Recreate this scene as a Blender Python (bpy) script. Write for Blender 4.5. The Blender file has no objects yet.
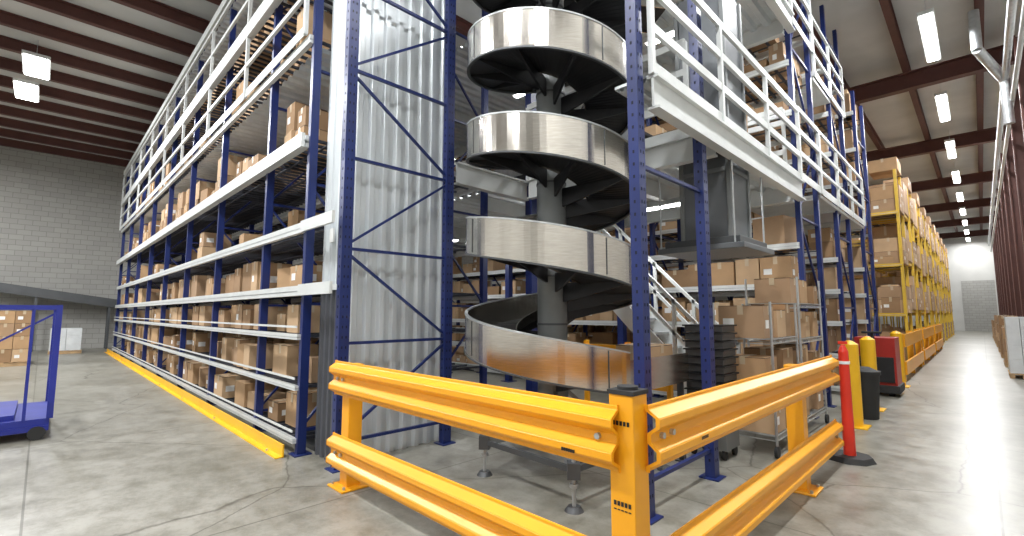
import bpy, math, random
from mathutils import Vector, Matrix
random.seed(7)
C=bpy.context.scene.collection
# ---------------- materials ----------------
def nodes(name):
    m=bpy.data.materials.new(name); m.use_nodes=True
    nt=m.node_tree; b=nt.nodes['Principled BSDF']
    return m,nt,b
def mat(name,col,rough=.5,metal=0,var=.12,scale=6,bump=0,emis=0,stretch=None):
    m,nt,b=nodes(name)
    b.inputs['Roughness'].default_value=rough; b.inputs['Metallic'].default_value=metal
    tc=nt.nodes.new('ShaderNodeTexCoord'); n=nt.nodes.new('ShaderNodeTexNoise')
    n.inputs['Scale'].default_value=scale; n.inputs['Detail'].default_value=6
    if stretch:
        mp=nt.nodes.new('ShaderNodeMapping'); mp.inputs['Scale'].default_value=stretch
        nt.links.new(tc.outputs['Object'],mp.inputs[0]); nt.links.new(mp.outputs[0],n.inputs['Vector'])
    else: nt.links.new(tc.outputs['Object'],n.inputs['Vector'])
    r=nt.nodes.new('ShaderNodeValToRGB')
    r.color_ramp.elements[0].position=.3; r.color_ramp.elements[1].position=.7
    r.color_ramp.elements[0].color=(*[max(0,c*(1-var)) for c in col],1)
    r.color_ramp.elements[1].color=(*[min(1,c*(1+var)) for c in col],1)
    nt.links.new(n.outputs[0],r.inputs[0]); nt.links.new(r.outputs[0],b.inputs['Base Color'])
    if bump:
        bp=nt.nodes.new('ShaderNodeBump'); bp.inputs['Strength'].default_value=bump
        nt.links.new(n.outputs[0],bp.inputs['Height']); nt.links.new(bp.outputs[0],b.inputs['Normal'])
    if emis:
        b.inputs['Emission Color'].default_value=(*col,1); b.inputs['Emission Strength'].default_value=emis
    return m
BLUE=mat('blue_paint',(.010,.022,.12),.35,0,.15,3)
BLUE2=mat('bright_blue_paint',(.014,.024,.24),.4,0,.15,3)
WHITE=mat('white_paint',(.62,.64,.63),.4,.0,.06,4)
CORR=mat('white_corrugated_steel',(.62,.66,.68),.35,.25,.08,2,0,0,(3,3,.3))
DARKC=mat('dark_corrugated_steel',(.10,.105,.12),.45,.3,.1,3)
ORANGE=mat('orange_powder_coat',(.86,.375,.012),.32,0,.05,2)
YEL=mat('yellow_paint',(.66,.43,.04),.45,0,.1,4)
BOLY=mat('bollard_yellow_plastic',(.85,.47,.012),.4,0,.05,4)
BLACK=mat('black_steel',(.018,.018,.02),.5,.2,.2,5)
HOLE=mat('punched_hole_dark',(.004,.006,.02),.8,0,.1)
STEEL=mat('brushed_stainless',(.64,.605,.55),.2,1,.12,9,0,0,(1,1,14))
GREY=mat('grey_machine_paint',(.20,.21,.21),.45,.3,.1,3)
HOPG=mat('hopper_grey_paint',(.13,.14,.15),.42,.2,.08,3)
DGREY=mat('dark_grey_steel',(.09,.095,.10),.45,.5,.1,3)
GALV=mat('galvanised_steel',(.5,.52,.53),.38,.7,.12,12)
CARD=[mat('cardboard_a',(.42,.265,.14),.85,0,.1,3),mat('cardboard_b',(.31,.19,.10),.85,0,.12,3),mat('cardboard_c',(.50,.34,.20),.85,0,.1,3),mat('cardboard_d',(.37,.24,.14),.85,0,.1,3)]
TAPE=mat('packing_tape',(.50,.40,.27),.3,0,.05)
LABEL=mat('paper_label',(.8,.8,.78),.6,0,.03)
WOOD=mat('pallet_wood',(.45,.30,.16),.8,0,.2,5)
RED=mat('rust_red_steel',(.095,.034,.027),.6,0,.15,3)
REDP=mat('red_plastic',(.70,.035,.015),.35,0,.05)
REDM=mat('red_machine_paint',(.36,.02,.015),.4,0,.08)
RUB=mat('black_rubber',(.02,.02,.02),.7,0,.1)
PLAST=mat('stretch_wrap_white',(.66,.69,.70),.3,0,.1,4)
DECK=mat('wire_deck_grey',(.05,.055,.07),.6,.4,.1)
SHELLW=mat('painted_wall_cream',(.55,.545,.52),.7,0,.06,1.2,.02)
LED=mat('led_diffuser',(1,.99,.97),.5,0,0,1,0,18)

def blockwall():
    m,nt,b=nodes('concrete_block_wall'); b.inputs['Roughness'].default_value=.8
    tc=nt.nodes.new('ShaderNodeTexCoord'); s=nt.nodes.new('ShaderNodeSeparateXYZ'); c=nt.nodes.new('ShaderNodeCombineXYZ')
    nt.links.new(tc.outputs['Object'],s.inputs[0]); ad=nt.nodes.new('ShaderNodeMath'); ad.operation='ADD'
    nt.links.new(s.outputs[0],ad.inputs[0]); nt.links.new(s.outputs[1],ad.inputs[1])
    nt.links.new(ad.outputs[0],c.inputs[0]); nt.links.new(s.outputs[2],c.inputs[1])
    br=nt.nodes.new('ShaderNodeTexBrick'); br.inputs['Scale'].default_value=1
    br.inputs['Brick Width'].default_value=.42; br.inputs['Row Height'].default_value=.21; br.inputs['Mortar Size'].default_value=.010
    br.inputs['Color1'].default_value=(.38,.375,.35,1); br.inputs['Color2'].default_value=(.34,.335,.315,1); br.inputs['Mortar'].default_value=(.25,.245,.23,1)
    nt.links.new(c.outputs[0],br.inputs['Vector']); nt.links.new(br.outputs[0],b.inputs['Base Color'])
    return m
BLOCK=blockwall()
def floormat():
    m,nt,b=nodes('polished_concrete'); N=nt.nodes.new; L=nt.links.new
    tc=N('ShaderNodeTexCoord'); n1=N('ShaderNodeTexNoise'); n1.inputs['Scale'].default_value=.5; n1.inputs['Detail'].default_value=10; n1.inputs['Roughness'].default_value=.72
    L(tc.outputs['Object'],n1.inputs['Vector'])
    r=N('ShaderNodeValToRGB'); e=r.color_ramp.elements
    e[0].position=.34; e[0].color=(.185,.175,.14,1); e[1].position=.66; e[1].color=(.34,.33,.29,1)
    L(n1.outputs[0],r.inputs[0])
    n2=N('ShaderNodeTexNoise'); n2.inputs['Scale'].default_value=4; n2.inputs['Detail'].default_value=14; n2.inputs['Roughness'].default_value=.8
    L(tc.outputs['Object'],n2.inputs['Vector'])
    r2=N('ShaderNodeValToRGB'); r2.color_ramp.elements[0].position=.36; r2.color_ramp.elements[0].color=(.6,.59,.55,1); r2.color_ramp.elements[1].position=.56; r2.color_ramp.elements[1].color=(1,1,1,1)
    L(n2.outputs[0],r2.inputs[0])
    mx=N('ShaderNodeMixRGB'); mx.blend_type='MULTIPLY'; mx.inputs[0].default_value=.8; L(r.outputs[0],mx.inputs[1]); L(r2.outputs[0],mx.inputs[2])
    dn=N('ShaderNodeTexNoise'); dn.inputs['Scale'].default_value=2.5; dn.inputs['Detail'].default_value=8; L(tc.outputs['Object'],dn.inputs['Vector'])
    av=N('ShaderNodeMixRGB'); av.inputs[0].default_value=.14; L(tc.outputs['Object'],av.inputs[1]); L(dn.outputs[1],av.inputs[2])
    vo=N('ShaderNodeTexVoronoi'); vo.feature='DISTANCE_TO_EDGE'; vo.inputs['Scale'].default_value=.36; L(av.outputs[0],vo.inputs['Vector'])
    cr=N('ShaderNodeValToRGB'); cr.color_ramp.elements[0].position=.0005; cr.color_ramp.elements[0].color=(.25,.23,.2,1); cr.color_ramp.elements[1].position=.0035; cr.color_ramp.elements[1].color=(1,1,1,1)
    L(vo.outputs[0],cr.inputs[0])
    mx2=N('ShaderNodeMixRGB'); mx2.blend_type='MULTIPLY'; mx2.inputs[0].default_value=.75; L(mx.outputs[0],mx2.inputs[1]); L(cr.outputs[0],mx2.inputs[2])
    br=N('ShaderNodeTexBrick'); br.offset=0; br.inputs['Scale'].default_value=1; br.inputs['Brick Width'].default_value=3.8; br.inputs['Row Height'].default_value=3.8; br.inputs['Mortar Size'].default_value=.008
    for k,v in (('Color1',(1,1,1,1)),('Color2',(.9,.9,.9,1)),('Mortar',(.4,.39,.36,1))): br.inputs[k].default_value=v
    L(tc.outputs['Object'],br.inputs['Vector'])
    mx3=N('ShaderNodeMixRGB'); mx3.blend_type='MULTIPLY'; mx3.inputs[0].default_value=.8; L(mx2.outputs[0],mx3.inputs[1]); L(br.outputs[0],mx3.inputs[2])
    vs=N('ShaderNodeTexVoronoi'); vs.inputs['Scale'].default_value=2.3; L(tc.outputs['Object'],vs.inputs['Vector'])
    sr=N('ShaderNodeValToRGB'); sr.color_ramp.elements[0].position=.02; sr.color_ramp.elements[0].color=(.4,.38,.34,1); sr.color_ramp.elements[1].position=.06; sr.color_ramp.elements[1].color=(1,1,1,1)
    L(vs.outputs[0],sr.inputs[0])
    mx4=N('ShaderNodeMixRGB'); mx4.blend_type='MULTIPLY'; mx4.inputs[0].default_value=.6; L(mx3.outputs[0],mx4.inputs[1]); L(sr.outputs[0],mx4.inputs[2])
    L(mx4.outputs[0],b.inputs['Base Color'])
    rr=N('ShaderNodeMapRange'); rr.inputs['To Min'].default_value=.18; rr.inputs['To Max'].default_value=.5; L(n2.outputs[0],rr.inputs[0]); L(rr.outputs[0],b.inputs['Roughness'])
    return m
FLOOR=floormat()
CEIL=mat('ceiling_insulation',(.54,.54,.525),.8,0,.1,.8)

# ---------------- mesh builder ----------------
class MB:
    def __init__(s): s.v=[];s.f=[];s.m=[];s.sm=[];s.mats=[]
    def mi(s,m):
        if m not in s.mats: s.mats.append(m)
        return s.mats.index(m)
    def add(s,vs,fs,m,smooth=False):
        o=len(s.v); s.v+= [tuple(v) for v in vs]; k=s.mi(m)
        for f in fs: s.f.append([i+o for i in f]); s.m.append(k); s.sm.append(smooth)
    F=[(0,3,2,1),(4,5,6,7),(0,1,5,4),(1,2,6,5),(2,3,7,6),(3,0,4,7)]
    def box(s,x0,x1,y0,y1,z0,z1,m,rot=0):
        if x0>x1:x0,x1=x1,x0
        if y0>y1:y0,y1=y1,y0
        cx,cy=(x0+x1)/2,(y0+y1)/2; vs=[]
        c,sn=math.cos(rot),math.sin(rot)
        for z in(z0,z1):
            for x,y in((x0,y0),(x1,y0),(x1,y1),(x0,y1)):
                dx,dy=x-cx,y-cy; vs.append((cx+dx*c-dy*sn,cy+dx*sn+dy*c,z))
        s.add(vs,s.F,m)
    def bar(s,p,q,w,h,m,up=None):
        p=Vector(p);q=Vector(q);d=(q-p).normalized()
        up=Vector(up) if up else (Vector((0,0,1)) if abs(d.z)<.95 else Vector((1,0,0)))
        a=d.cross(up).normalized(); u=a.cross(d)
        vs=[]
        for P in(p,q):
            for i,j in((-1,-1),(1,-1),(1,1),(-1,1)): vs.append(P+a*w/2*i+u*h/2*j)
        s.add(vs,s.F,m)
    def cyl(s,p,q,r,m,n=12,r2=None):
        p=Vector(p);q=Vector(q);d=(q-p).normalized(); r2=r if r2 is None else r2
        up=Vector((0,0,1)) if abs(d.z)<.95 else Vector((1,0,0))
        a=d.cross(up).normalized();u=a.cross(d);vs=[]
        for P,R in((p,r),(q,r2)):
            for i in range(n):
                t=2*math.pi*i/n; vs.append(P+a*R*math.cos(t)+u*R*math.sin(t))
        s.add(vs,[(i,(i+1)%n,n+(i+1)%n,n+i) for i in range(n)],m,True)
        s.add(vs,[tuple(range(n))[::-1],tuple(range(n,2*n))],m)
    def corr(s,o,u,v,m,n,pitch=.2,depth=.04):
        o=Vector(o);u=Vector(u);v=Vector(v);n=Vector(n);W=u.length;ud=u/W;pts=[];x=0
        prof=[(0,0),(.35,0),(.5,1),(.85,1)]
        while x<W:
            for a,b in prof:
                if x+a*pitch<=W: pts.append((x+a*pitch,b*depth))
            x+=pitch
        pts.append((W,0)); vs=[]
        for a,b in pts: P=o+ud*a+n*b; vs+=[P,P+v]
        s.add(vs,[(2*i,2*i+2,2*i+3,2*i+1) for i in range(len(pts)-1)],m)
    def carton(s,x0,x1,y0,y1,z,h,rot=0):
        m=random.choice(CARD); s.box(x0,x1,y0,y1,z,z+h,m,rot)
        if abs(rot)<.001:
            cx=(x0+x1)/2; t=.03; e=.003
            s.box(cx-t,cx+t,y0-e,y0+.0,z+h*.72,z+h,TAPE); s.box(cx-t,cx+t,y0-e,y1+e,z+h,z+h+e,TAPE)
            cy=(y0+y1)/2; s.box(x1,x1+e,cy-t,cy+t,z+h*.72,z+h,TAPE)
            s.box(x0+.002,x1-.002,y0-.002,y0,z+h*.995-.004,z+h,BLACK)
            s.box(x1,x1+.002,y0+.002,y1-.002,z+h*.995-.004,z+h,BLACK)
            if random.random()<.4:
                s.box(x0+.05,x0+.05+min(.12,(x1-x0)*.3),y0-e,y0,z+h*.35,z+h*.35+min(.09,h*.3),LABEL)
                s.box(x1,x1+e,y0+.05,y0+.05+min(.12,(y1-y0)*.3),z+h*.3,z+h*.3+min(.09,h*.3),LABEL)
    def obj(s,name,parent=None,bevel=0):
        me=bpy.data.meshes.new(name); me.from_pydata(s.v,[],s.f)
        for m in s.mats: me.materials.append(m)
        me.polygons.foreach_set('material_index',s.m); me.polygons.foreach_set('use_smooth',s.sm); me.update()
        o=bpy.data.objects.new(name,me); C.objects.link(o)
        if parent: o.parent=parent
        if bevel:
            b=o.modifiers.new('bevel','BEVEL'); b.width=bevel; b.segments=2; b.limit_method='ANGLE'
        return o
def empty(name):
    e=bpy.data.objects.new(name,None); C.objects.link(e); return e

# ---------------- room ----------------
XL,XR,YB,YF,H=-27.,1.35,-9.,55.,8.2
b=MB(); b.box(XL-.2,XR+.2,YB-.2,YF+.2,-.15,0,FLOOR); b.obj('floor')
b=MB(); b.box(XL-.2,XR+.2,YB-.2,YF+.2,H,H+.15,CEIL); b.obj('ceiling')
b=MB(); b.box(XL-.2,XL,YB,YF,0,H,BLOCK); b.obj('wall_left')
b=MB(); b.box(XR,XR+.2,YB,YF,0,H,SHELLW); b.obj('wall_right')
b=MB(); b.box(XL,XR,YF,YF+.2,0,H,SHELLW); b.box(-1.1,.9,YF-.04,YF,0,4.2,BLOCK); b.obj('wall_far')
b=MB(); b.box(XL,XR,YB-.2,YB,0,H,SHELLW); b.obj('wall_back')
b=MB()
x=XL+.8
while x<XR:
    b.box(x-.07,x+.07,YB,YF,H-.03,H,RED); b.box(x-.012,x+.012,YB,YF,H-.26,H-.03,RED); b.box(x-.07,x+.07,YB,YF,H-.29,H-.26,RED); x+=1.4
b.obj('roof_joists')
b=MB()
for y in (-3.5,9,16,23,30,37,44,51):
    b.box(XL,XR,y-.12,y+.12,H-.75,H-.72,RED); b.box(XL,XR,y-.015,y+.015,H-.72,H-.29,RED); b.box(XL,XR,y-.12,y+.12,H-.32,H-.29,RED)
b.obj('roof_girders')
for y in (14.5,18,21.5,25,28.5,32,35.5,39,42.5,46,49.5):
    b=MB(); b.box(.88,.91,y-.12,y+.12,0,H-.75,RED); b.box(.91,1.18,y-.012,y+.012,0,H-.75,RED); b.box(1.18,1.21,y-.12,y+.12,0,H-.75,RED)
    b.box(.84,1.24,y-.17,y+.17,0,.02,RED); b.obj('steel_column')
for y in (21.2,28.2,35.2):
    b=MB(); b.cyl((.72,y,0),(.72,y,1.1),.08,BOLY,14);b.cyl((.72,y,1.1),(.72,y,1.14),.08,BOLY,14,.03); b.obj('safety_bollard')

# ---------------- lights ----------------
PW=.64
def fixture(x,y,z,along='y',L=2.4,power=260,w=.2,parent=None):
    p=empty('high_bay_or_fill_light'); p.location=(x,y,z)
    if parent: p.parent=parent
    b=MB(); hx,hy=(w/2,L/2) if along=='y' else (L/2,w/2)
    b.box(-hx-.03,hx+.03,-hy-.03,hy+.03,.02,.1,WHITE); b.box(-hx,hx,-hy,hy,0,.02,LED)
    for sgn in(-1,1):
        if along=='y': b.bar((0,sgn*L*.4,.1),(0,sgn*L*.4,.5),.01,.01,GALV)
        else: b.bar((sgn*L*.4,0,.1),(sgn*L*.4,0,.5),.01,.01,GALV)
    b.obj('housing',p)
    l=bpy.data.lights.new('lamp','AREA'); l.shape='RECTANGLE'; l.size=2*hx; l.size_y=2*hy; l.energy=power*PW; l.color=(.97,.985,1)
    o=bpy.data.objects.new('lamp',l); C.objects.link(o); o.parent=p; o.location=(0,0,-.01)
for i in range(12): fixture(-.4,-1.5+4.95*i,7.45,power=340)
for x,y in ((-22,-4),(-17.9,-.7),(-15.9,-.5),(-12,-1),(-8,-1),(-3.5,-1)): fixture(x,y,7.45,'x',1.3,440,.42)
for x in (-20,-12,-4): fixture(x,-5.5,7.45,power=420)  # unseen row behind the camera, added as fill for front faces
for y in (6.2,9.8,14.5,22,30):
    for x in (-6,-14): fixture(x,y,7.45,power=240)

# ---------------- rack parts ----------------
def frame(b,x,y0,y1,z1,m=BLUE,w=.1,dd=.08,step=1.35,holes=False,z0=0,diag=True):
    for y in(y0,y1):
        b.box(x-dd/2,x+dd/2,y-w/2,y+w/2,z0,z1,m)
        b.box(x-.09,x+.09,y-.09,y+.09,z0,z0+.012,m)
        if holes:
            z=z0+.15
            while z<z1-.1:
                b.box(x+dd/2,x+dd/2+.002,y-.026,y-.014,z,z+.025,HOLE); b.box(x+dd/2,x+dd/2+.002,y+.014,y+.026,z,z+.025,HOLE)
                b.box(x-.008,x+.008,y-w/2-.002,y-w/2,z,z+.025,HOLE); z+=.1
    z=z0+.25;k=0
    while z<z1-.1:
        b.bar((x,y0,z),(x,y1,z),.035,.03,m)
        zn=z+step
        if zn<z1-.1 and diag:
            p,q=((x,y0,z+.03),(x,y1,zn-.03)) if k%2==0 else ((x,y1,z+.03),(x,y0,zn-.03))
            b.bar(p,q,.03,.025,m)
        z=zn;k+=1
def fill(b,xa,xb,ya,yb,z,hmax,dens=.7,depth=(.3,.5),sz=(.26,.52)):
    x=xa+.04
    while x<xb-.25:
        w=random.uniform(*sz); w=min(w,xb-.05-x)
        if w<.2: break
        if random.random()<dens:
            h=min(hmax-.05,random.choice((.22,.28,.33,.4,.45))); d=min(random.uniform(*depth),yb-ya-.05)
            yy=ya+.03+random.uniform(0,.14); r=random.choice((0,0,0,random.uniform(-.2,.2)))
            b.carton(x,x+w,yy,yy+d,z,h,r)
            if hmax>2*h+.05 and random.random()<.5: b.carton(x+.01,x+w-.02,yy+.02,yy+d,z+h+.004,h*random.choice((.8,1)),0)
        x+=w+random.choice((.02,.03,.05,.15))
def row(name,xs,y0,y1,levels,z1,post=BLUE,beam=WHITE,dens=.7,deck=DECK,barstep=.16,bh=.09,boxx=-99,hmaxcap=1.0,step=1.35,rearboxes=True,diag=True,p=None,bt=.025):
    b=MB(); bx=MB(); p=p or empty(name)
    for x in xs: frame(b,x,y0,y1,z1,post,step=step,diag=diag,w=.09,dd=.07)
    for li,z in enumerate(levels):
        nz=levels[li+1] if li+1<len(levels) else z+1
        dn=dens[li] if isinstance(dens,(list,tuple)) else dens
        hb=bh[li] if isinstance(bh,(list,tuple)) else bh
        for i in range(len(xs)-1):
            a,c=xs[i],xs[i+1]
            if a>c:a,c=c,a
            for y in(y0-.06,y1+.06):
                b.box(a,c,y-bt,y+bt,z-hb,z,beam)
                b.box(a,c,y-bt-.002,y+bt+.002,z-hb*.62,z-hb*.5,GALV)
            xx=a+.05
            while xx<c: b.box(xx,xx+.035,y0-.04,y1+.04,z-.035,z-.005,deck); xx+=barstep
            for k in range(3):
                yy=y0+(y1-y0)*(k+.5)/3; b.box(a,c,yy-.015,yy+.015,z-.05,z-.035,deck)
            if a>boxx and dn>0:
                hm=min(nz-z-.12,hmaxcap)
                fill(bx,a+.05,c-.05,y0-.02,y1,z,hm,dn)
                if rearboxes: fill(bx,a+.05,c-.05,(y0+y1)/2+.05,y1,z,hm,dn)
    b.obj('frames_and_beams',p); bx.obj('cardboard_cartons',p)
    return p
def rail(b,p,q,z,m=WHITE,hs=(.4,.75,1.1),sp=1.4,r=.045,hh=.08):
    p=Vector((*p,z));q=Vector((*q,z));L=(q-p).length;n=max(1,round(L/sp))
    for i in range(n+1):
        P=p.lerp(q,i/n); b.bar(P,P+Vector((0,0,max(hs))),r,r,m)
    for h in hs: b.bar(p+Vector((0,0,h)),q+Vector((0,0,h)),.035,hh,m)
    b.bar(p+Vector((0,0,.06)),q+Vector((0,0,.06)),.01,.12,m)

# ---------------- left rack ----------------
xs=[-5.25,-6.65]+[-6.65-2.4*i for i in range(1,8)]
lv=[.17,.72,1.27,1.8,2.5,3.5,4.7,5.8]
p=row('pallet_rack',xs,2.05,3.2,lv,7.2,dens=[.82,.75,.75,.9,.15,.85,.6,.6],bh=[.05,.05,.06,.11,.11,.14,.1,.1])
b=MB()
for z in (1.8,2.5): b.box(-5.25,-4.45,1.95,1.98,z-.11,z+.01,WHITE)
for z in (1.35,.8,.25): b.box(-23.4,-5.25,1.955,1.965,z-.012,z+.012,WHITE)
b.box(-23.5,-5.2,1.9,1.94,3.34,3.5,WHITE)
rail(b,(-5.3,1.93),(-23.5,1.93),4.7,hs=(.5,1.0),sp=2.4,hh=.055)
rail(b,(-5.3,1.93),(-23.5,1.93),5.8,hs=(.5,1.0),sp=2.4,hh=.055)
b.box(-23.5,-5.2,1.9,1.94,5.64,5.84,WHITE)
b.box(-23.5,-5.2,1.9,1.94,6.9,7.05,WHITE)
b.corr((-23.5,2.0,6.9),(18.2,0,0),(0,1.3,0),CORR,(0,0,-1),.2,.05)
b.corr((-23.5,2.1,4.62),(18.2,0,0),(0,1.1,0),CORR,(0,0,-1),.2,.04)
b.box(-23.4,-5.25,2.2,3.3,0.0,.05,DGREY)
b.obj('walkway_railing',p)
row('pallet_rack',xs,3.5,4.65,lv[:6],7.0,dens=[.6,.5,.5,.7,.2,.6],barstep=.3,rearboxes=False)
b=MB(); b.box(-24,-5.25,1.80,1.88,0,.012,BOLY); b.box(-24,-5.25,1.87,1.885,0,.13,BOLY)
for i in range(9): b.cyl((-5.6-2.2*i,1.83,.012),(-5.6-2.2*i,1.83,.03),.015,GALV,6)
b.obj('floor_guard_angle')

# near end frame + cladding
b=MB(); frame(b,-4.5,2.12,3.4,7.8,BLUE,.11,.08,.95,True)
ef=b.obj('rack_upright_frame')
b=MB()
b.corr((-4.68,2.2,0),(0,1.28,0),(0,0,7.8),CORR,(1,0,0),.16,.04)
b.corr((-5.2,2.2,1.78),(.52,0,0),(0,0,6.02),CORR,(0,-1,0),.16,.04)
b.corr((-5.2,2.2,.0),(.52,0,0),(0,0,1.76),DARKC,(0,-1,0),.12,.04)
b.box(-4.72,-4.66,2.14,2.2,0,7.8,DARKC)
b.box(-5.2,-4.66,2.13,2.15,1.74,1.8,WHITE)
b.box(-4.9,-4.82,2.13,2.15,2.25,2.4,LABEL)
b.obj('corrugated_cladding_panel',ef)

b=MB(); frame(b,-1.85,3.25,4.45,8,BLUE,.10,.09,2.42,True,diag=False); b.obj('rack_upright_frame')

# ---------------- mezzanine ----------------
MZ=empty('mezzanine')
def mezz(z,name):
    b=MB()
    def beam(p,q):
        b.bar((*p,z-.13),(*q,z-.13),.02,.26,WHITE); b.bar((*p,z),(*q,z),.1,.02,WHITE); b.bar((*p,z-.26),(*q,z-.26),.1,.02,WHITE)
    beam((-1.75,3.35),(-1.75,7.75)); beam((-4.5,4.85),(-1.85,4.85)); beam((-4.6,3.6),(-4.6,4.9)); beam((-14,7.7),(-1.85,7.7)); 
    for x in (-3.2,-5.5,-8,-10.5,-13): beam((x,4.85),(x,7.7))
    b.corr((-14,4.9,z-.0),(12.15,0,0),(0,2.85,0),CORR,(0,0,-1),.2,.05)
    b.box(-14,-1.85,4.9,7.75,z+.005,z+.03,GREY)
    b.corr((-14,4.7,z),(9.4,0,0),(0,.2,0),CORR,(0,0,-1),.2,.05)
    b.box(-2.1,-1.8,3.35,4.9,z+.005,z+.03,GALV); b.corr((-2.1,3.35,z),(.3,0,0),(0,1.5,0),CORR,(0,0,-1),.1,.03)
    rail(b,(-1.75,3.35),(-1.75,7.75),z+.02); rail(b,(-2.15,4.88),(-4.55,4.88),z+.02)
    rail(b,(-14,7.6),(-1.9,7.6),z+.02,hs=(.45,.9,1.1))
    b.obj(name,MZ)
mezz(3.4,'platform_lower'); mezz(6.0,'platform_upper')
b=MB()
for x,y in ((-4.6,5.0),(-7.5,5.0),(-10.5,5.0),(-4.6,7.4),(-7.5,7.4),(-10.5,7.4)):
    b.box(x-.06,x+.06,y-.06,y+.06,0,7.4,BLUE); b.box(x-.13,x+.13,y-.13,y+.13,0,.015,BLUE)
b.obj('posts',MZ)
for x,y in ((-3.1,6.4),(-5.5,6.2),(-8.5,6.2)): fixture(x,y,3.05,'x',1.2,60,.1,MZ)  # lamps added under the lower deck to brighten the boxes
for x,y in ((-2.8,6.4),(-5.5,6.2)): fixture(x,y,5.65,'x',1.2,55,.1,MZ)  # added lamps again, brightening the space below the upper deck
b=MB()
for z in(3.435,6.035):
    for x,y,n in((-2.5,6.15,2),(-2.45,6.75,3),(-3.1,6.5,2),(-3.7,6.9,3)):
        for k in range(n): b.carton(x-.25,x+.25,y-.24,y+.24,z+k*.35,.345)
b.obj('cartons_on_deck',MZ)
xr=[-1.85-2.4*i for i in range(5)]
lr=[.15,.75,1.35,1.95,2.55,3.5,4.6,5.4,6.3]
p=row('pallet_rack',xr,7.95,9.1,lr,8.0,dens=.8,barstep=.3)
b=MB(); rail(b,(-1.78,7.9),(-1.78,9.15),3.5); rail(b,(-1.78,7.9),(-1.78,9.15),6.0); b.obj('end_railing',p)
p=row('pallet_rack',xr,10.6,11.75,lr,7.6,dens=.8,barstep=.3)
b=MB(); rail(b,(-1.78,9.2),(-1.78,13.3),3.5,hh=.05); rail(b,(-1.78,9.2),(-1.78,11.7),5.6,hh=.05); b.box(-3,-1.8,9.2,13.3,3.44,3.5,WHITE); b.box(-3,-1.8,9.2,10.5,5.54,5.6,WHITE);b.obj('end_railing',p)
p=row('pallet_rack',xr,13.4,14.55,lr,6.8,dens=.9,barstep=.3)
b=MB()
for z in lr[5:]+[2.55,.75,1.35]:
    b.carton(-2.35,-1.92,13.45,13.95,z,.5); b.carton(-2.4,-1.92,14.0,14.5,z,.48)
b.obj('end_cartons',p)

# conveyor and lift on mezzanine
b=MB()
b.box(-7.5,-3.0,5.35,5.4,3.75,3.95,GALV); b.box(-7.5,-3.0,5.95,6.0,3.75,3.95,GALV); b.box(-7.5,-3.0,5.4,5.95,3.86,3.9,BLACK)
for x in (-7,-5.5,-4,-3.2):
    for y in(5.38,5.97): b.box(x-.03,x+.03,y-.03,y+.03,3.43,3.76,GALV)
b.obj('roller_conveyor',MZ)
b=MB()
hx0,hx1,hy0,hy1=-2.42,-1.88,5.28,5.84
b.box(hx0,hx1,hy0,hy1,2.32,5.3,HOPG); b.box(hx0-.22,hx1+.2,hy0-.22,hy1+.22,2.18,2.24,HOPG); b.box(hx0-.16,hx1+.14,hy0-.16,hy1+.16,2.24,2.32,DGREY)
for x in(hx0,hx1):
    for y in(hy0,hy1): b.box(x-.025,x+.025,y-.025,y+.025,2.32,5.3,GREY)
b.box(hx0-.02,hx1+.02,hy0-.02,hy1+.02,3.08,3.13,GREY)
for x in(hx0-.19,hx1+.1):
    for y in(hy0-.19,hy1+.19): b.cyl((x,y,2.24),(x,y,3.36),.012,GALV,6)
b.obj('dust_duct_hopper',MZ,bevel=.006)
b=MB()
for y in(6.3,6.95):
    b.bar((-2.45,y,.1),(-5.65,y,3.3),.04,.24,WHITE)
    for h in(.5,.95): b.bar((-2.45,y,.1+h),(-5.65,y,3.3+h),.045,.045,WHITE)
    for i in range(6): x=-2.45-.62*i; b.bar((x,y,.1+.62*i),(x,y,1.08+.62*i),.045,.045,WHITE)
for i in range(15):
    x=-2.55-.21*i; b.box(x-.13,x+.13,6.31,6.94,.13+.21*i,.16+.21*i,GALV)
b.obj('staircase',MZ)

# ---------------- spiral conveyor ----------------
cx,cy=-3.09,3.67; R=.87; Ri=.36; pitch=.965
phi0=math.atan2(-cy,-cx)
def zc(t): return 1.12-pitch*(t-phi0)/(2*math.pi)
t1=0.0; t0=phi0-2*math.pi*4-math.radians(165)
sp=empty('spiral_conveyor')
def sweep(profile,m,n=420,ta=t0,tb=t1):
    b=MB();vs=[];k=len(profile)
    for i in range(n+1):
        t=ta+(tb-ta)*i/n; z=zc(t)
        for r,h in profile: vs.append((cx+r*math.cos(t),cy+r*math.sin(t),z+h))
    fs=[]
    for i in range(n):
        for j in range(k):
            a=i*k+j;c=i*k+(j+1)%k; fs.append((a,c,c+k,a+k))
    b.add(vs,fs,m); b.add(vs,[tuple(range(k))[::-1],tuple(range(n*k,n*k+k))],m)
    return b
sweep([(R,-.19),(R+.012,-.19),(R+.012,.165),(R,.165)],STEEL).obj('outer_side_guard',sp)
sweep([(R-.012,.16),(R+.018,.16),(R+.018,.174),(R-.012,.174)],GALV).obj('guard_lip',sp)
sweep([(R-.01,-.205),(R+.02,-.205),(R+.02,-.188),(R-.01,-.188)],DGREY).obj('guard_bottom_lip',sp)
sweep([(Ri,-.18),(Ri+.01,-.18),(Ri+.01,.0),(Ri,.0)],STEEL).obj('inner_side_guard',sp)
sweep([(Ri,-.17),(R,-.17),(R,-.1),(Ri,-.1)],BLACK).obj('slat_bed',sp)
b=MB(); t=t0+.3
while t<t1:
    z=zc(t); c,s=math.cos(t),math.sin(t); r=R+.012
    b.bar((cx+(r+.003)*c,cy+(r+.003)*s,z-.17),(cx+(r+.003)*c,cy+(r+.003)*s,z+.15),.006,.006,DGREY); t+=math.radians(90)
b.obj('guard_seams',sp)
b=MB(); t=t0
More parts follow.
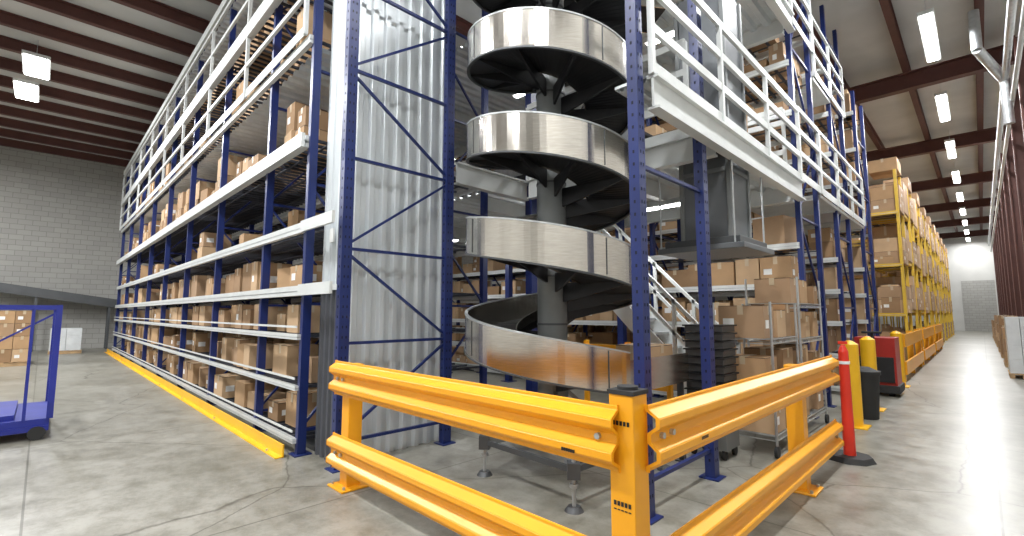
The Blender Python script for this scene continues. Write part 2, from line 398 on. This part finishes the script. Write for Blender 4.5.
while t<t1:
    z=zc(t); c,s=math.cos(t),math.sin(t); tx,ty=-s*.012,c*.012; vs=[]
    for sg in(-1,1):
        for r,h in((.14,-.34),(Ri,-.30),(R,-.19),(R,-.15),(.14,-.15)): vs.append((cx+r*c+tx*sg,cy+r*s+ty*sg,z+h))
    b.add(vs,[(0,1,2,3,4),(9,8,7,6,5)]+[(i,(i+1)%5,5+(i+1)%5,5+i) for i in range(5)],BLACK)
    t+=math.radians(36)
b.obj('support_brackets',sp)
b=MB(); t=t0
while t<t1:
    z=zc(t); c,s=math.cos(t),math.sin(t)
    b.bar((cx+Ri*c,cy+Ri*s,z-.098),(cx+R*c,cy+R*s,z-.098),.012,.008,DGREY); t+=math.radians(6)
b.obj('slat_seams',sp)
b=MB(); b.cyl((cx,cy,.3),(cx,cy,5.9),.15,GREY,28); b.cyl((cx,cy,.3),(cx,cy,.42),.24,GREY,24)
for k in range(1,12): b.cyl((cx,cy,.42+.48*k),(cx,cy,.44+.48*k),.157,DGREY,24)
feet=[(-2.3,2.97),(-3.38,3.02),(-2.26,4.34),(-3.85,4.35),(-2.95,3.9)]
for fx,fy in feet:
    b.cyl((fx,fy,.03),(fx,fy,.42),.016,GALV,8); b.cyl((fx,fy,0),(fx,fy,.035),.075,DGREY,16,.05); b.box(fx-.05,fx+.05,fy-.05,fy+.05,.24,.36,DGREY,.7)
    b.cyl((fx,fy,.17),(fx,fy,.2),.035,GALV,6)
for fx,fy in feet[:4]:
    b.bar((cx,cy,.40),(fx,fy,.31),.06,.09,GREY)
    b.bar((cx+(fx-cx)*.55,cy+(fy-cy)*.55,.36),(cx,cy,.85),.04,.04,GREY)
b.bar((-3.38,3.02,.3),(-2.3,2.97,.3),.03,.045,DGREY); b.bar((-3.38,3.02,.3),(-3.85,4.35,.3),.03,.045,DGREY); b.bar((-2.3,2.97,.3),(-2.26,4.34,.3),.03,.045,DGREY)
b.box(-2.95,-2.75,3.3,3.5,.42,.58,DGREY); b.cyl((-2.75,3.4,.5),(-2.6,3.4,.5),.06,DGREY,16)
b.obj('column_and_base',sp)
b=MB(); z=zc(t1); y1=cy+1.15
for xr0 in (cx+R,cx+Ri): b.box(xr0,xr0+.012,cy,y1,z-.19,z+.1,STEEL)
b.box(cx+Ri,cx+R,cy,y1,z-.17,z-.1,BLACK)
for k in range(11): b.cyl((cx+Ri+.02,cy+.08+.1*k,z-.1),(cx+R-.01,cy+.08+.1*k,z-.1),.02,GALV,8)
for xx in(cx+Ri+.04,cx+R-.04):
    b.box(xx-.025,xx+.025,y1-.12,y1-.07,0,z-.17,DGREY); b.box(xx-.06,xx+.06,y1-.15,y1-.04,0,.012,DGREY)
b.obj('outfeed_conveyor',sp)
b=MB(); b.carton(cx+Ri+.06,cx+R-.06,cy+.5,cy+.95,z-.078,.27); b.obj('carton',sp)
b=MB(); c,s=math.cos(t0),math.sin(t0); d=Vector((s,-c,0)); z=zc(t0)
P=Vector((cx+(R+Ri)/2*c,cy+(R+Ri)/2*s,z-.13)); b.bar(P,P+d*1.6,.5,.07,BLACK)
for r in(R,Ri): Q=Vector((cx+r*c,cy+r*s,z-.03)); b.bar(Q,Q+d*1.6,.012,.35,STEEL)
b.obj('infeed_chute',sp)

# ---------------- guard rail ----------------
gr=empty('guard_rail')
prof=[(0,0),(.0,.02),(-.055,.055),(-.055,.095),(-.01,.13),(-.01,.17),(-.055,.205),(-.055,.245),(0,.28),(0,.3)]
def wrail(name,p,q,z,out):
    p=Vector((*p,0));q=Vector((*q,0));out=Vector((*out,0));b=MB();vs=[]
    front=[( -o,h) for o,h in prof]; back=[( -o-.012,h) for o,h in prof][::-1]
    pr=front+back;k=len(pr)
    for P in(p,q):
        for o,h in pr: vs.append(P+out*o+Vector((0,0,z+h)))
    b.add(vs,[(j,(j+1)%k,k+(j+1)%k,k+j) for j in range(k)]+[tuple(range(k)),tuple(range(k,2*k))[::-1]],ORANGE)
    dv=(q-p).normalized()
    for P in (p+dv*.1,q-dv*.1,p+dv*.2):
        b.cyl(P+Vector((0,0,z+.15)),P+out*.03+Vector((0,0,z+.15)),.016,GALV,6)
    b.obj(name,gr,bevel=.004)
gx,gy=-1.22,2.0
for z in(.13,.77):
    wrail('rail_beam',(-4.2,gy-.075),(gx-.01,gy-.075),z,(0,-1))
    wrail('rail_beam',(gx+.085,gy+.03),(gx+.1,5.75),z,(1,0))
b=MB()
for x,y,t in((gx,gy,1.12),(-4.0,gy,1.05),(gx+.02,4.7,1.05)):
    b.box(x-.065,x+.065,y-.065,y+.065,.015,t,ORANGE); b.box(x-.14,x+.14,y-.14,y+.14,0,.018,ORANGE)
    for i in(-1,1):
        for j in(-1,1): b.cyl((x+.105*i,y+.105*j,.018),(x+.105*i,y+.105*j,.04),.014,GALV,6)
b.obj('posts',gr,bevel=.006)
b=MB(); b.box(gx-.07,gx+.07,gy-.07,gy+.07,1.12,1.14,RUB); b.cyl((gx,gy,1.14),(gx,gy,1.155),.05,RUB,16)
for k in range(5):
    for zz in(.98,.62):
        b.box(gx-.045+.019*k,gx-.045+.019*k+.013,gy-.0675,gy-.0655,zz,zz+.02,BLACK)
    b.box(gx-.045+.019*k,gx-.045+.019*k+.013,gy-.0675,gy-.0655,.6,.605,BLACK)
for k in range(6):
    b.box(gx-.3+.014*k,gx-.291+.014*k,gy-.136,gy-.1295,.825,.84,BLACK)
    b.box(gx+.1555,gx+.157,gy+.45+.014*k,gy+.459+.014*k,.85,.865,BLACK)
b.obj('cap_and_labels',gr)

# ---------------- delineator, bollards, bin, jack ----------------
b=MB(); x,y=-1.06,5.98
b.cyl((x,y,0),(x,y,.05),.22,RUB,8,.19); b.cyl((x,y,.05),(x,y,1.1),.055,REDP,20,.045); b.cyl((x,y,1.1),(x,y,1.17),.045,REDP,20,.02)
b.cyl((x,y,.97),(x,y,1.0),.0535,LABEL,20)
b.bar((x-.04,y,1.19),(x+.04,y,1.19),.02,.03,REDP)
b.obj('traffic_delineator_post')
for x,y in((-1.30,7.75),(-1.32,9.3),(-1.3,12.6)):
    b=MB(); b.cyl((x,y,0),(x,y,1.08),.1,BOLY,24); b.cyl((x,y,1.08),(x,y,1.13),.1,BOLY,24,.03); b.box(x-.16,x+.16,y-.16,y+.16,0,.015,BOLY); b.obj('safety_bollard')
b=MB(); x,y=-1.3,8.5; b.cyl((x,y,0),(x,y,.62),.17,RUB,20,.21); b.cyl((x,y,.62),(x,y,.67),.225,RUB,20); b.cyl((x,y,.67),(x,y,.72),.2,RUB,20,.1)
b.obj('trash_bin')
b=MB(); x,y=-1.45,11.2
b.box(x-.3,x+.3,y-.3,y+.35,.18,1.05,REDM); b.box(x-.27,x+.27,y-.34,y-.3,.25,.7,BLACK); b.box(x-.33,x+.33,y-.35,y+.4,.06,.2,RUB); b.box(x-.25,x-.1,y+.4,y+1.1,.06,.12,BLACK); b.box(x+.1,x+.25,y+.4,y+1.1,.06,.12,BLACK)
b.bar((x,y-.3,.95),(x,y-.5,1.15),.05,.05,BLACK); b.bar((x-.15,y-.5,1.15),(x+.15,y-.5,1.15),.04,.04,BLACK)
for i in(-.2,.2): b.cyl((x+i-.04,y-.2,.07),(x+i+.04,y-.2,.07),.07,RUB,14)
b.obj('pallet_truck',bevel=.01)
for y0 in (13.6,18.2,23):
    b=MB()
    for yy in(y0,y0+2,y0+4): b.box(-1.4,-1.28,yy-.06,yy+.06,0,1.05,ORANGE)
    for z in(.15,.75): b.box(-1.28,-1.24,y0-.1,y0+4.1,z,z+.28,ORANGE)
    b.obj('guard_rail')

# ---------------- wire shelving with cartons ----------------
def wire_shelf(x0,x1,y0,y1,lvls,h):
    p=empty('wire_shelving_cart'); b=MB();bx=MB()
    for x in(x0,x1):
        for y in(y0,y1):
            b.cyl((x,y,.12),(x,y,h),.014,GALV,8); b.cyl((x-.015,y,.06),(x+.015,y,.06),.06,RUB,14)
    for i,z in enumerate(lvls):
        for x in(x0,x1):
            for dz in(0,-.05): b.bar((x,y0,z+dz),(x,y1,z+dz),.01,.01,GALV)
            k=y0
            while k<y1: b.bar((x,k,z-.05),(x,k+.05,z),.005,.005,GALV); k+=.05
        for y in(y0,y1):
            for dz in(0,-.05): b.bar((x0,y,z+dz),(x1,y,z+dz),.01,.01,GALV)
        k=y0
        while k<y1: b.bar((x0,k,z),(x1,k,z),.005,.005,GALV); k+=.04
        nz=lvls[i+1] if i+1<len(lvls) else z+.6
        yy=y0+.03
        while yy<y1-.15:
            w=min(random.uniform(.26,.42),y1-.02-yy); hh=min(nz-z-.1,random.uniform(.24,.42)); dx=random.uniform(.36,.5); off=random.uniform(0,.08)
            if w>.14: bx.carton(x1-.02-off-dx,x1-.02-off,yy,yy+w,z+.005,hh)
            yy+=w+random.choice((.015,.03,.06))
    b.obj('wire_frame',p); bx.obj('cartons',p)
wire_shelf(-2.2,-1.6,5.5,6.45,[.22,.72,1.22],1.62)
wire_shelf(-2.2,-1.6,6.6,7.7,[.22,.70,1.18,1.62],1.95)
b=MB()
for k in range(11): z=.45+.085*k; b.box(-2.32,-1.92,5.0,5.35,z,z+.06,DGREY); b.box(-2.34,-1.90,4.98,5.37,z+.06,z+.075,BLACK)
b.box(-2.32,-1.92,5.0,5.35,.1,.45,GREY)
for x in(-2.28,-1.96):
    for y in(5.04,5.31): b.cyl((x-.015,y,.05),(x+.015,y,.05),.05,RUB,12)
b.obj('stacked_tote_trays')
b=MB()
for z in(.5,.95): b.box(-4.2,-2.9,5.7,5.74,z,z+.1,ORANGE)
for x in(-4.2,-3.5,-2.9): b.box(x-.03,x+.03,5.74,5.8,0,1.1,ORANGE)
b.obj('handrail_barrier')

# ---------------- far yellow racks ----------------
for i in range(10):
    y=17.0+3.0*i
    lvls=[.15,1.6,3.1,4.6] if i%2 else [.15,1.5,2.9,4.4]
    p=row('pallet_rack',[-1.5,-4.1,-6.7],y,y+1.1,lvls,5.6,YEL,YEL,.9,barstep=.6,rearboxes=False,step=2.7,hmaxcap=1.1,boxx=-4.2,diag=False)
    b=MB()
    for z in lvls+[5.62]:
        hh=0
        for k in range(3):
            h=random.uniform(.34,.42)
            b.carton(-2.1,-1.44,y+.07,y+.53,z+hh,h); b.carton(-2.1,-1.44,y+.56,y+1.03,z+hh,h); hh+=h+.004
            if hh>(.7 if z<5 else .3): break
    if i<9:
        for z in(1.6,3.1,4.6):
            b.box(-1.56,-1.5,y+1.1,y+3.0,z-.1,z,YEL); b.box(-2.6,-2.54,y+1.1,y+3.0,z-.1,z,YEL)
            b.box(-2.6,-1.5,y+1.15,y+2.95,z-.01,z+.01,WOOD)
            for q in range(3):
                h=random.uniform(.6,1.1); b.carton(-2.4,-1.48,y+1.2+.58*q,y+1.75+.58*q,z+.01,h)
    b.obj('stacked_cartons',p)

# ---------------- right wall pallets & pipes ----------------
def pallet(b,x,y,w=1.0,d=1.0):
    for i in(-1,0,1): b.box(x+i*(w/2-.05)-.04,x+i*(w/2-.05)+.04,y-d/2,y+d/2,0,.09,WOOD)
    k=7
    for i in range(k): yy=y-d/2+(d-.09)*i/(k-1); b.box(x-w/2,x+w/2,yy,yy+.09,.09,.115,WOOD)
def palletload(x,y,w,d,levels,hh=.35,wrap=False,n=2):
    b=MB(); pallet(b,x,y,w,d)
    for l in range(levels):
        z=.118+l*(hh+.003)
        for i in range(n):
            for j in range(n):
                a=x-w/2+.02+i*(w-.04)/n; c=y-d/2+.02+j*(d-.04)/n
                if wrap: b.box(a,a+(w-.04)/n-.01,c,c+(d-.04)/n-.01,z,z+hh,PLAST)
                else: b.carton(a,a+(w-.04)/n-.01,c,c+(d-.04)/n-.01,z,hh)
    b.obj('loaded_pallet')
for i,y in enumerate((16.4,19.6,23.3,26.6,30.2,33.7,37.2,40.8)):
    palletload(.60,y,.5,1.0,(4,3,4,3,4,2,3,3)[i],.32,i==0)
b=MB()
b.cyl((.7,2,6.6),(.7,50,6.6),.06,GALV,12); b.cyl((.78,2,6.1),(.78,50,6.1),.04,WHITE,10)
b.cyl((.3,13.5,7.85),(.3,13.5,7.0),.09,GALV,14); b.cyl((.3,13.5,7.0),(.7,14.6,6.6),.09,GALV,14); b.cyl((.7,14.6,6.6),(.7,14.6,5.6),.09,GALV,14)
b.obj('ceiling_pipework')

# ---------------- left side items ----------------
b=MB()
x0,x1,y0,y1=-9.6,-8.05,-1.6,.15
b.box(x0,x1,y0,y1,.16,.24,BLUE2); b.box(x0-.02,x1+.02,y0,y1,.1,.16,BLUE2)
for x in(x0,x1):
    for y in(y0,y1):
        b.box(x-.03,x+.03,y-.03,y+.03,.24,1.6,BLUE2); b.cyl((x-.04,y-.1 if y>0 else y+.1,.08),(x+.04,y-.1 if y>0 else y+.1,.08),.08,RUB,14)
for y in(y0,y1):
    b.bar((x0,y,1.57),(x1,y,1.57),.05,.05,BLUE2)
for x in(x0,x1): b.bar((x,y0,1.57),(x,y1,1.57),.05,.05,BLUE2)
b.bar((x1,y1-.22,.24),(x1,y1-.22,1.57),.03,.03,BLUE2)
b.bar((x0,y0,.24),(x0,y1,1.5),.025,.025,BLUE2)
b.box(x0+.1,x1-.1,y0+.1,y1-.3,.24,.3,BLUE2)
b.obj('stock_cage_cart')
palletload(-20,-.7,1.1,1.1,4,.36,n=3); palletload(-21.5,-2.6,1.1,1.1,4,.36,n=3)
palletload(-24.5,.7,.9,.9,3,.27,True)
b=MB(); b.bar((-26.3,-8,3.6),(-26.3,2.5,1.85),.7,.35,DGREY)
for y in(-6,-3,-.2,2): z=3.6-1.75*(y+8)/10.5; b.box(-26.6,-26.52,y-.04,y+.04,0,z,DGREY); b.box(-26.08,-26.0,y-.04,y+.04,0,z,DGREY)
b.obj('inclined_belt_conveyor')

# ---------------- world, camera ----------------
w=bpy.data.worlds.new('World'); bpy.context.scene.world=w; w.use_nodes=True
w.node_tree.nodes['Background'].inputs[0].default_value=(.8,.85,.9,1); w.node_tree.nodes['Background'].inputs[1].default_value=.6
cd=bpy.data.cameras.new('cam'); cd.lens=16.45; cd.sensor_width=36; cd.clip_end=200
co=bpy.data.objects.new('camera',cd); C.objects.link(co); co.location=(0,0,1.5); co.rotation_euler=(math.radians(95.5),0,math.radians(45))
bpy.context.scene.camera=co
bpy.context.scene.view_settings.view_transform='Standard'
